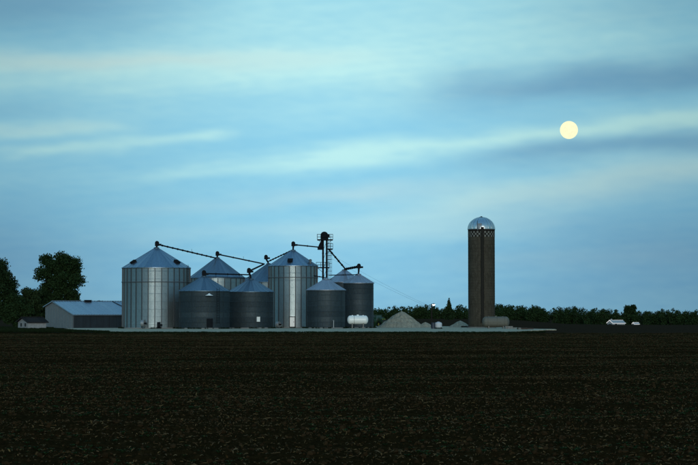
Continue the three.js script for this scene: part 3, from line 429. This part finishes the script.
{ // tractor parked behind the pile, seen three-quarter from the front
  const t = thing('tractor', 'dark green tractor parked between the slim bin and the gravel pile', 'tractor', G(378.2, 338, 0.08), 0.55);
  const gm = mat([0.012, 0.045, 0.016], 0.4), ym = mat([0.30, 0.26, 0.02], 0.5), tm = mat([0.012, 0.012, 0.012], 0.9), glass = mat([0.05, 0.10, 0.10], 0.08, 0, null, { clearcoat: 1 });
  part('hood', [box(0.7, 0.55, 1.5, 0, 1.0, 1.0), new THREE.CylinderGeometry(0.35, 0.35, 1.5, 16, 1, false, 0, Math.PI).rotateX(Math.PI / 2).rotateZ(Math.PI / 2).translate(0, 1.27, 1.0).scale(1, 1, 1)], gm, t);
  part('grille', box(0.5, 0.42, 0.04, 0, 1.0, 1.78), M.black, t); part('chassis', box(0.5, 0.35, 2.9, 0, 0.65, 0.2), gm, t);
  const cab = part('cab', [box(1.35, 0.1, 1.3, 0, 2.05, -0.35), box(0.08, 1.0, 0.08, -0.6, 1.55, 0.2), box(0.08, 1.0, 0.08, 0.6, 1.55, 0.2), box(0.08, 1.0, 0.08, -0.6, 1.55, -0.9), box(0.08, 1.0, 0.08, 0.6, 1.55, -0.9), box(1.3, 0.4, 1.2, 0, 0.95, -0.35)], gm, t);
  part('windscreen', box(1.12, 0.86, 0.03, 0, 1.57, 0.2), glass, cab); for (const s of [-1, 1]) part('side_window', box(0.03, 0.86, 1.02, s * 0.6, 1.57, -0.35), glass, cab); part('rear_window', box(1.12, 0.86, 0.03, 0, 1.57, -0.9), glass, cab);
  const wheel = (x, z, r, w) => { const g = part('wheel', new THREE.TorusGeometry(r * 0.72, r * 0.28, 12, 28).rotateY(Math.PI / 2).scale(w / (r * 0.56), 1, 1).translate(x, r, z), tm, t); part('rim', new THREE.CylinderGeometry(r * 0.5, r * 0.5, w * 0.6, 20).rotateZ(Math.PI / 2).translate(x, r, z), ym, g); for (let i = 0; i < 14; i++) { const a = i / 14 * 6.283; part('lug', box(w * 0.95, 0.06, 0.1).rotateX(-a).translate(x, r + Math.cos(a) * r * 0.99, z + Math.sin(a) * r * -0.99), tm, g); } };
  for (const s of [-1, 1]) { wheel(s * 0.85, -0.5, 0.8, 0.42); wheel(s * 0.7, 1.35, 0.48, 0.28); part('fender', new THREE.CylinderGeometry(0.9, 0.9, 0.46, 18, 1, true, -1.2, 2.4).rotateZ(Math.PI / 2).translate(s * 0.82, 0.8, -0.5), gm, t); part('headlight', new THREE.CylinderGeometry(0.08, 0.08, 0.05, 12).rotateX(Math.PI / 2).translate(s * 0.2, 1.35, 1.78), ym, t); }
  part('exhaust', rod(V(0.25, 1.5, 0.8), V(0.25, 2.3, 0.8), 0.04, 8), DS, t);
}
{ // rusty culvert pipes and a post lying at the right end of the yard
  const rm = mat([0.085, 0.055, 0.035], 0.85, 0.2, oldZincMap);
  const ps = [[522, 284, 1.5, 0.17, 0.25, 'short rusty pipe lying right of the concrete slab'], [527.5, 288, 1.7, 0.14, -0.15, 'rusty pipe lying farthest right at the yard end']];
  for (const [x, d, L, r, turn, lab] of ps) { const t = thing('culvert_pipe', lab, 'pipe', G(x, d, 0.0), turn, 'rusty pipes at the yard end'); part('pipe_wall', new THREE.LatheGeometry([[r * 0.86, -L / 2], [r, -L / 2], [r, L / 2], [r * 0.86, L / 2], [r * 0.86, -L / 2]].map(c => new THREE.Vector2(...c)), 20).rotateZ(Math.PI / 2).translate(0, r, 0), rm, t); for (const s of [-1, 1]) part('collar', new THREE.TorusGeometry(r, 0.03, 6, 20).rotateY(Math.PI / 2).translate(s * L * 0.47, r, 0), rm, t); }
  const b = thing('limestone_block', 'small pale block beside the rusty pipes', 'block', G(519.4, 282, 0.0)); part('block_body', box(0.32, 0.36, 0.3, 0, 0.17, 0).rotateY(0.4), M.concrete, b); part('block_chip', box(0.2, 0.14, 0.2, 0.26, 0.07, 0.05), M.concrete, b);
  const s = thing('plank_stack', 'dark low plank stack beside the small pointed heap', 'planks', G(466, 328, 0.08)); for (let j = 0; j < 3; j++) for (let i = 0; i < 3; i++) part('plank', box(1.5 + 0.1 * ((i + j) % 2), 0.07, 0.2, 0, 0.05 + j * 0.08, (i - 1) * 0.23), mat2w(), s);
  function mat2w() { return M.oldWood || (M.oldWood = mat([0.022, 0.019, 0.016], 0.95)); }
}
{ // far white farm building
  const d = 860, wmat = mat([0.34, 0.36, 0.37], 0.9), rmat = [mat([0.34, 0.38, 0.40], 0.9)];
  const y0 = height(...(() => { const g = G(615, d); return [g.x, g.z]; })()) + 0.1;
  const b = barn({ name: 'farm_building', cat: 'building', label: 'white farm building far off before the wood on the right', cx: 612.6, d, beta: 0.42, L: 6.2, W: 4.6, he: 1.5, hr: 2.7, hb: 1.5, fr: 0.5, gable: wmat, front: wmat, roof: rmat, sheets: 4 }); b.t.position.y = y0;
  part('door', box(0.9, 1.3, 0.06, 1.6, 0.65, 0.02), M.black, b.t); part('window', box(0.06, 0.8, 2.6, -0.02, 0.75, -2.2), M.black, b.t); part('chimney', box(0.45, 0.9, 0.45, 0.7, 2.9, -2.3), wmat, b.t);
  const c = barn({ name: 'outbuilding', cat: 'building', label: 'tiny white outbuilding right of the far farm building', cx: 634.2, d: 865, beta: 0.3, L: 2.2, W: 1.8, he: 1.1, hr: 1.7, hb: 1.1, fr: 0.5, gable: wmat, front: wmat, roof: rmat, sheets: 2 }); c.t.position.y = y0;
}

// ---------------------------------------------------------------- trees
function leafCloud(lobes, count, size, seed, flat = 0) { // leaf-clump faces spread through overlapping lobes, denser near the lobe skins
  const rnd = rng(seed), pos = [], nor = [], uv = []; const tot = lobes.reduce((s, l) => s + l[3] * l[3], 0);
  const q = new THREE.Quaternion(), e = new THREE.Euler(), v = V(0, 0, 0), n = V(0, 0, 0);
  for (const [lx, ly, lz, r, sy = 0.85] of lobes) {
    const m = Math.round(count * r * r / tot);
    for (let i = 0; i < m; i++) {
      let x, y, z, l; do { x = rnd() * 2 - 1; y = rnd() * 2 - 1; z = rnd() * 2 - 1; l = Math.hypot(x, y, z); } while (l > 1 || l < 0.05);
      const rr = Math.pow(rnd(), 0.5) * (1 + 0.30 * n3(x / l * 1.7 + seed, y / l * 1.7, z / l * 1.7) + 0.10 * n3(x / l * 5 + seed, y / l * 5, z / l * 5)); x = x / l * rr; y = y / l * rr; z = z / l * rr;
      const cx = lx + x * r, cy = ly + y * r * sy, cz = lz + z * r;
      e.set(rnd() * 6.283, rnd() * 6.283, rnd() * 6.283); q.setFromEuler(e); const s = size * (0.55 + 0.9 * rnd());
      n.set(0, 0, 1).applyQuaternion(q);
      for (const [a, b] of [[-0.5, -0.12], [0.1, -0.5], [0.55, 0.1], [-0.5, -0.12], [0.55, 0.1], [-0.08, 0.5]]) { v.set(a * s, b * s, 0).applyQuaternion(q); pos.push(cx + v.x, cy + v.y, cz + v.z); nor.push(n.x, n.y, n.z); uv.push(a, b); }
    }
  }
  const g = new THREE.BufferGeometry(); g.setAttribute('position', new THREE.Float32BufferAttribute(pos, 3)); g.setAttribute('normal', new THREE.Float32BufferAttribute(nor, 3)); g.setAttribute('uv', new THREE.Float32BufferAttribute(uv, 2)); return g;
}
const leafM = [[0.020, 0.040, 0.015], [0.017, 0.034, 0.014], [0.024, 0.042, 0.017]].map(c => mat(c, 0.95, 0, null, { transmission: 0 }));
const bark = mat([0.028, 0.022, 0.017], 1);
function tree(o) {
  const base = G(o.x, o.d, 0.0); base.y = height(base.x, base.z); const t = thing('tree', o.label, 'tree', base, 0, o.groupName); const k = o.d / F, rnd = rng(o.seed);
  const H = at(0, o.top, o.d).y - base.y, w = o.hw * k, y0 = o.low * H;
  const lobes = []; // lobes arranged round limb ends
  const limbs = [rod(V(0, -0.3, 0), V(0.1, H * 0.45, 0), H * 0.028, 10, H * 0.016), rod(V(0.1, H * 0.45, 0), V(-0.1, H * 0.85, 0.1), H * 0.016, 8, H * 0.004)];
  const n = o.lobes; for (let i = 0; i < n; i++) { const f = (i + 0.5) / n, y = lerp(y0 + 0.12 * H, H * 0.90, f), a = i * 2.4 + rnd() * 0.7, env = o.shape(f), rr = env * w * (0.5 + 0.32 * rnd()); const r = w * o.lr * (0.7 + 0.55 * rnd()) * (0.6 + 0.4 * env); const c = V(Math.cos(a) * (i % 3 === 0 ? 0.35 * rr : rr), Math.min(y, H - r * 0.8), Math.sin(a) * rr); lobes.push([c.x, c.y, c.z, r, 0.8]); limbs.push(rod(V(0.05, lerp(H * 0.22, c.y, 0.62), 0), c, H * 0.008, 6, H * 0.003)); }
  part('trunk', limbs, bark, t); const cr = part('crown', leafCloud(lobes, o.count * 3, o.size * 0.43, o.seed + 50), leafM[o.seed % 3], t); cr.userData.kind = 'stuff'; return t;
}
const round = f => Math.sin(Math.PI * (0.14 + 0.80 * f)) ** 0.6, broad = f => Math.sqrt(clamp(1 - (f - 0.55) ** 2 * 2.3));
tree({ x: 59.5, d: 352, top: 248.5, hw: 27, low: 0.18, lobes: 64, lr: 0.27, count: 11500, size: 0.58, seed: 21, shape: broad, label: 'big full broadleaf tree behind the long grey shed' });
tree({ x: -2, d: 340, top: 257.5, hw: 24, low: 0.05, lobes: 22, lr: 0.42, count: 9000, size: 0.62, seed: 22, shape: round, label: 'large dark tree cut off by the left picture edge' });
tree({ x: 29, d: 345, top: 287, hw: 13, low: 0.02, lobes: 12, lr: 0.5, count: 4200, size: 0.55, seed: 23, shape: round, label: 'low dark tree between the two large left trees' });
tree({ x: 14, d: 338, top: 293, hw: 14, low: 0.0, lobes: 12, lr: 0.5, count: 4200, size: 0.55, seed: 24, shape: round, label: 'low dark tree standing behind the low white shed' });
tree({ x: 43, d: 350, top: 289, hw: 14, low: 0.0, lobes: 12, lr: 0.5, count: 4200, size: 0.55, seed: 25, shape: round, label: 'low dark tree left of the big tree trunk' });
tree({ x: 100, d: 380, top: 299.6, hw: 7, low: 0.1, lobes: 8, lr: 0.5, count: 1800, size: 0.5, seed: 26, shape: round, label: 'treetop just showing over the long grey shed roof' });
tree({ x: 74, d: 362, top: 294, hw: 11, low: 0.05, lobes: 10, lr: 0.5, count: 3000, size: 0.55, seed: 27, shape: round, label: 'lower dark tree right of the big tree above the shed roof' });
tree({ x: 629, d: 915, top: 304.4, hw: 8.5, low: 0.12, lobes: 14, lr: 0.42, count: 3200, size: 1.0, seed: 28, shape: broad, label: 'tall round-topped tree rising above the wood behind far farm building' });
{ // pointed conifer above the wood
  const d = 780, b = G(449, d); const H = at(0, 297.3, d).y, t = thing('conifer_tree', 'pointed dark conifer rising above the far wood left of the silo', 'tree', b); const lobes = [];
  part('trunk', rod(V(0, -0.3, 0), V(0, H * 0.98, 0), 0.22, 8, 0.03), bark, t);
  for (let i = 0; i < 13; i++) { const f = i / 12, y = lerp(0.8, H - 0.5, f), w = lerp(1.9, 0.28, f); for (let k = 0; k < 4; k++) { const a = k * 1.57 + i; lobes.push([Math.cos(a) * w * 0.55, y, Math.sin(a) * w * 0.55, w * 0.55, 0.6]); } }
  const c = part('crown', leafCloud(lobes, 2600, 0.6, 61), leafM[1], t); c.userData.kind = 'stuff';
}
{ // the far wood, one dark mass of crowns
  const prof = [[-60, 303], [340, 308], [376, 308], [388, 307.2], [395, 306], [402, 303.8], [411, 307], [420, 303.4], [430, 303.8], [440, 306], [455, 303.4], [466, 305.5], [500, 303.6], [512, 304.6], [526, 305.4], [536, 303.8], [546, 307], [558, 305.2], [580, 306.4], [600, 308], [616, 309.6], [645, 309.8], [670, 308.6], [690, 308], [780, 307]];
  const yAt = x => { let i = 0; while (i < prof.length - 2 && prof[i + 1][0] < x) i++; return lerp(prof[i][1], prof[i + 1][1], clamp((x - prof[i][0]) / (prof[i + 1][0] - prof[i][0]))); };
  const rnd = rng(71), trunks = [], lobes = [];
  for (let x = 330; x < 775; x += 4.6 + 3.2 * rnd()) for (const row of [0, 1]) {
    const xx = x + (rnd() - 0.5) * 3, d = lerp(930, 900, sm(430, 700, xx)) + row * 22 + 14 * rnd(), g = G(xx, d), gy = height(g.x, g.z), top = at(0, yAt(xx) + (row ? -0.3 : 1.2) + 3.6 * rnd() ** 2, d).y; const H = top - gy, w = 1.5 + 2.4 * rnd();
    trunks.push(rod(V(g.x, gy - 0.3, g.z), V(g.x, gy + H * 0.7, g.z), 0.17, 5, 0.08));
    const n = 6; for (let i = 0; i < n; i++) { const f = i / (n - 1), r = w * (0.62 + 0.3 * rnd()) * (f > 0.85 ? 0.66 : 1); lobes.push([g.x + (rnd() - 0.5) * w * 1.3, lerp(gy + 0.6, top - r * 0.75, f), g.z + (rnd() - 0.5) * w * 1.3, r, 0.85]); }
  }
  const wood = thing('woodland', 'dark line of trees along the horizon behind the fields', 'wood'); wood.userData.kind = 'stuff';
  const c = part('crowns', leafCloud(lobes, 170000, 0.5, 72), leafM[0], wood); c.userData.kind = 'stuff'; const tr = part('trunks', trunks, bark, wood); tr.userData.kind = 'stuff';
}

// ---------------------------------------------------------------- litter on the field: maize stalks, leaves, clods and seedlings, too many to count
function scatter(name, geo, m, count, label, cat, place) {
  const im = new THREE.InstancedMesh(geo, m, count); im.name = name; im.castShadow = im.receiveShadow = true; const mx = new THREE.Matrix4(), col = new THREE.Color();
  for (let i = 0; i < count; i++) { place(i, mx, col); im.setMatrixAt(i, mx); im.setColorAt(i, col); }
  tag(im, label, cat, null, 'stuff'); scene.add(im); return im;
}
{
  const rnd = rng(91), q = new THREE.Quaternion(), e = new THREE.Euler(), p = V(0, 0, 0), s = V(1, 1, 1), half = 21 * Math.PI / 180;
  const spot = (rmax, pow = 1) => { for (;;) { const r = Math.sqrt(lerp(22 * 22, rmax * rmax, Math.pow(rnd(), pow))), a = (rnd() - 0.5) * 2 * half, x = Math.sin(a) * r, z = -Math.cos(a) * r; const row = z * 0.997 + x * 0.075; const den = 0.42 + 0.35 * n2(x / 6 + 20, row / 1.6) + 0.35 * n2(x / 34, row / 9 + 5) + 0.2 * n2(x / 2.1, row / 0.7 + 30); if (rnd() < clamp(den, 0.08, 1)) { if (!inYard(x, z)) return [x, z]; } } };
  const inYard = (x, z) => -z > 236 && x > -40;
  const leaf = surf(1, 5, (u, v) => { const w = 0.5 * Math.sin(Math.PI * (0.12 + 0.84 * v)) ; return [(v - 0.5), 0.16 * Math.sin(v * 4.2) + 0.05 * (u - 0.5), (u - 0.5) * 0.26 * w * 2]; });
  const stalk = new THREE.CylinderGeometry(0.5, 0.42, 1, 6, 1).rotateZ(Math.PI / 2);
  const tan = mat([1, 1, 1], 0.95, 0, null, { specularIntensity: 0.05 });
  const tone = (col, k) => { const t = rnd(); const v = k * (0.45 + 0.85 * rnd() * rnd()); col.setRGB(v * lerp(1.15, 1.0, t), v * lerp(0.76, 0.78, t), v * lerp(0.30, 0.46, t)); };
  scatter('maize_leaf_litter', leaf, tan, 450000, 'pale dry maize leaves strewn over the tilled soil', 'crop litter', (i, mx, col) => { const [x, z] = spot(236); const L = 0.03 + 0.10 * rnd() * rnd(); p.set(x, fieldY(x, z) + 0.02, z); e.set((rnd() - 0.5) * 1.4, rnd() * 6.283, (rnd() - 0.5) * 0.7); q.setFromEuler(e); s.set(L, L, L); mx.compose(p, q, s); tone(col, 0.10); });
  scatter('maize_stalk_litter', stalk, tan, 165000, 'broken dry maize stalks lying on the tilled soil', 'crop litter', (i, mx, col) => { const [x, z] = spot(236); const L = 0.03 + 0.17 * rnd() * rnd() * rnd(), r = 0.010 + 0.008 * rnd(); p.set(x, fieldY(x, z) + 0.015, z); e.set((rnd() - 0.5), rnd() * 6.283, (rnd() - 0.5) * 0.6); q.setFromEuler(e); s.set(L, r, r); mx.compose(p, q, s); tone(col, 0.115); });
  const clod = new THREE.IcosahedronGeometry(1, 0); { const P = clod.attributes.position; for (let i = 0; i < P.count; i++) { const f = 1 + 0.35 * n3(P.getX(i) * 1.4, P.getY(i) * 1.4, P.getZ(i) * 1.4); P.setXYZ(i, P.getX(i) * f, P.getY(i) * f * 0.7, P.getZ(i) * f); } clod.computeVertexNormals(); }
  scatter('soil_clods', clod, mat([1, 1, 1], 1, 0, null, { specularIntensity: 0 }), 85000, 'dark clods of soil scattered over the tilled field', 'soil', (i, mx, col) => { const [x, z] = spot(190, 1.15); const L = 0.02 + 0.045 * rnd() ** 3; p.set(x, fieldY(x, z) + L * 0.2, z); e.set(rnd() * 6, rnd() * 6, rnd() * 6); q.setFromEuler(e); s.set(L * (0.8 + 0.5 * rnd()), L, L); mx.compose(p, q, s); const v = 0.017 + 0.014 * rnd(); col.setRGB(v * 1.1, v * 0.72, v * 0.36); });
  const sprout = mergeGeometries([0, 1, 2, 3].map(k => surf(1, 3, (u, v) => { const w = 0.16 * Math.sin(Math.PI * (0.1 + 0.88 * v)); return [v * 0.5, 0.55 * v - 0.5 * v * v * v * 0.6, (u - 0.5) * w * 2]; }).rotateY(k * 1.6 + 0.3)));
  scatter('weed_seedlings', sprout, mat([1, 1, 1], 0.9), 64000, 'small green weeds sprouting across the tilled field', 'weeds', (i, mx, col) => { let x, z; do { [x, z] = spot(236); } while (n2(x / 7 + 70, z / 10) < -0.15 + 0.5 * (rnd() - 0.5)); const L = 0.07 + 0.11 * rnd(); p.set(x, fieldY(x, z), z); e.set(0, rnd() * 6.283, 0); q.setFromEuler(e); s.set(L, L, L); mx.compose(p, q, s); const v = 0.6 + 0.7 * rnd(); col.setRGB(0.020 * v, 0.040 * v, 0.014 * v); });
  const blade = surf(1, 2, (u, v) => [(u - 0.5) * 0.22 * (1 - v * 0.85), v, 0.3 * v * v]);
  const tuft = mergeGeometries([0, 1, 2, 3, 4].map(k => blade.clone().rotateX(0.2 * (k % 3)).rotateY(k * 1.27).translate(0.15 * Math.cos(k * 2.2), 0, 0.15 * Math.sin(k * 2.2))));
  scatter('grass', tuft, mat([1, 1, 1], 0.95), 26000, 'dark grass on the verge, the yard edge and the bin bases', 'grass', (i, mx, col) => { let g; if (i >= 24000) { const b = Object.values(bins)[Math.floor(rnd() * 9)], a = (rnd() - 0.5) * 3.0, rr = b.hw * b.d / F + 0.25 + 0.5 * rnd() * rnd(); g = V(b.base.x + Math.sin(a) * rr, 0.12, b.base.z + Math.cos(a) * rr); if (n2(a * 3 + b.x, 2) < -0.1) g.y = -0.2; } else if (i < 18000) { let x, d; do { x = lerp(-50, 112, rnd()); d = lerp(243, 330, rnd() ** 1.6); } while (x > 54 && d > (x < 76 ? lerp(289, 264, (x - 60) / 16) : lerp(264, 247, (x - 76) / 28))); g = G(x, d); } else { const x = lerp(70, 545, rnd()); g = G(x, lerp(234, 239, rnd()) + 3 * n2(x / 20, 4) + 14 * sm(115, 70, x) + 10 * sm(500, 545, x)); } const L = 0.10 + 0.16 * rnd(); p.set(g.x, g.y + 0.06 - (i < 18000 ? 0 : 0.06), g.z); e.set(0, rnd() * 6.283, 0); q.setFromEuler(e); s.set(L * 1.4, L, L * 1.4); mx.compose(p, q, s); const v = 0.6 + 0.7 * rnd(); col.setRGB(0.014 * v, 0.023 * v, 0.009 * v); });
}

renderer.render(scene, camera);
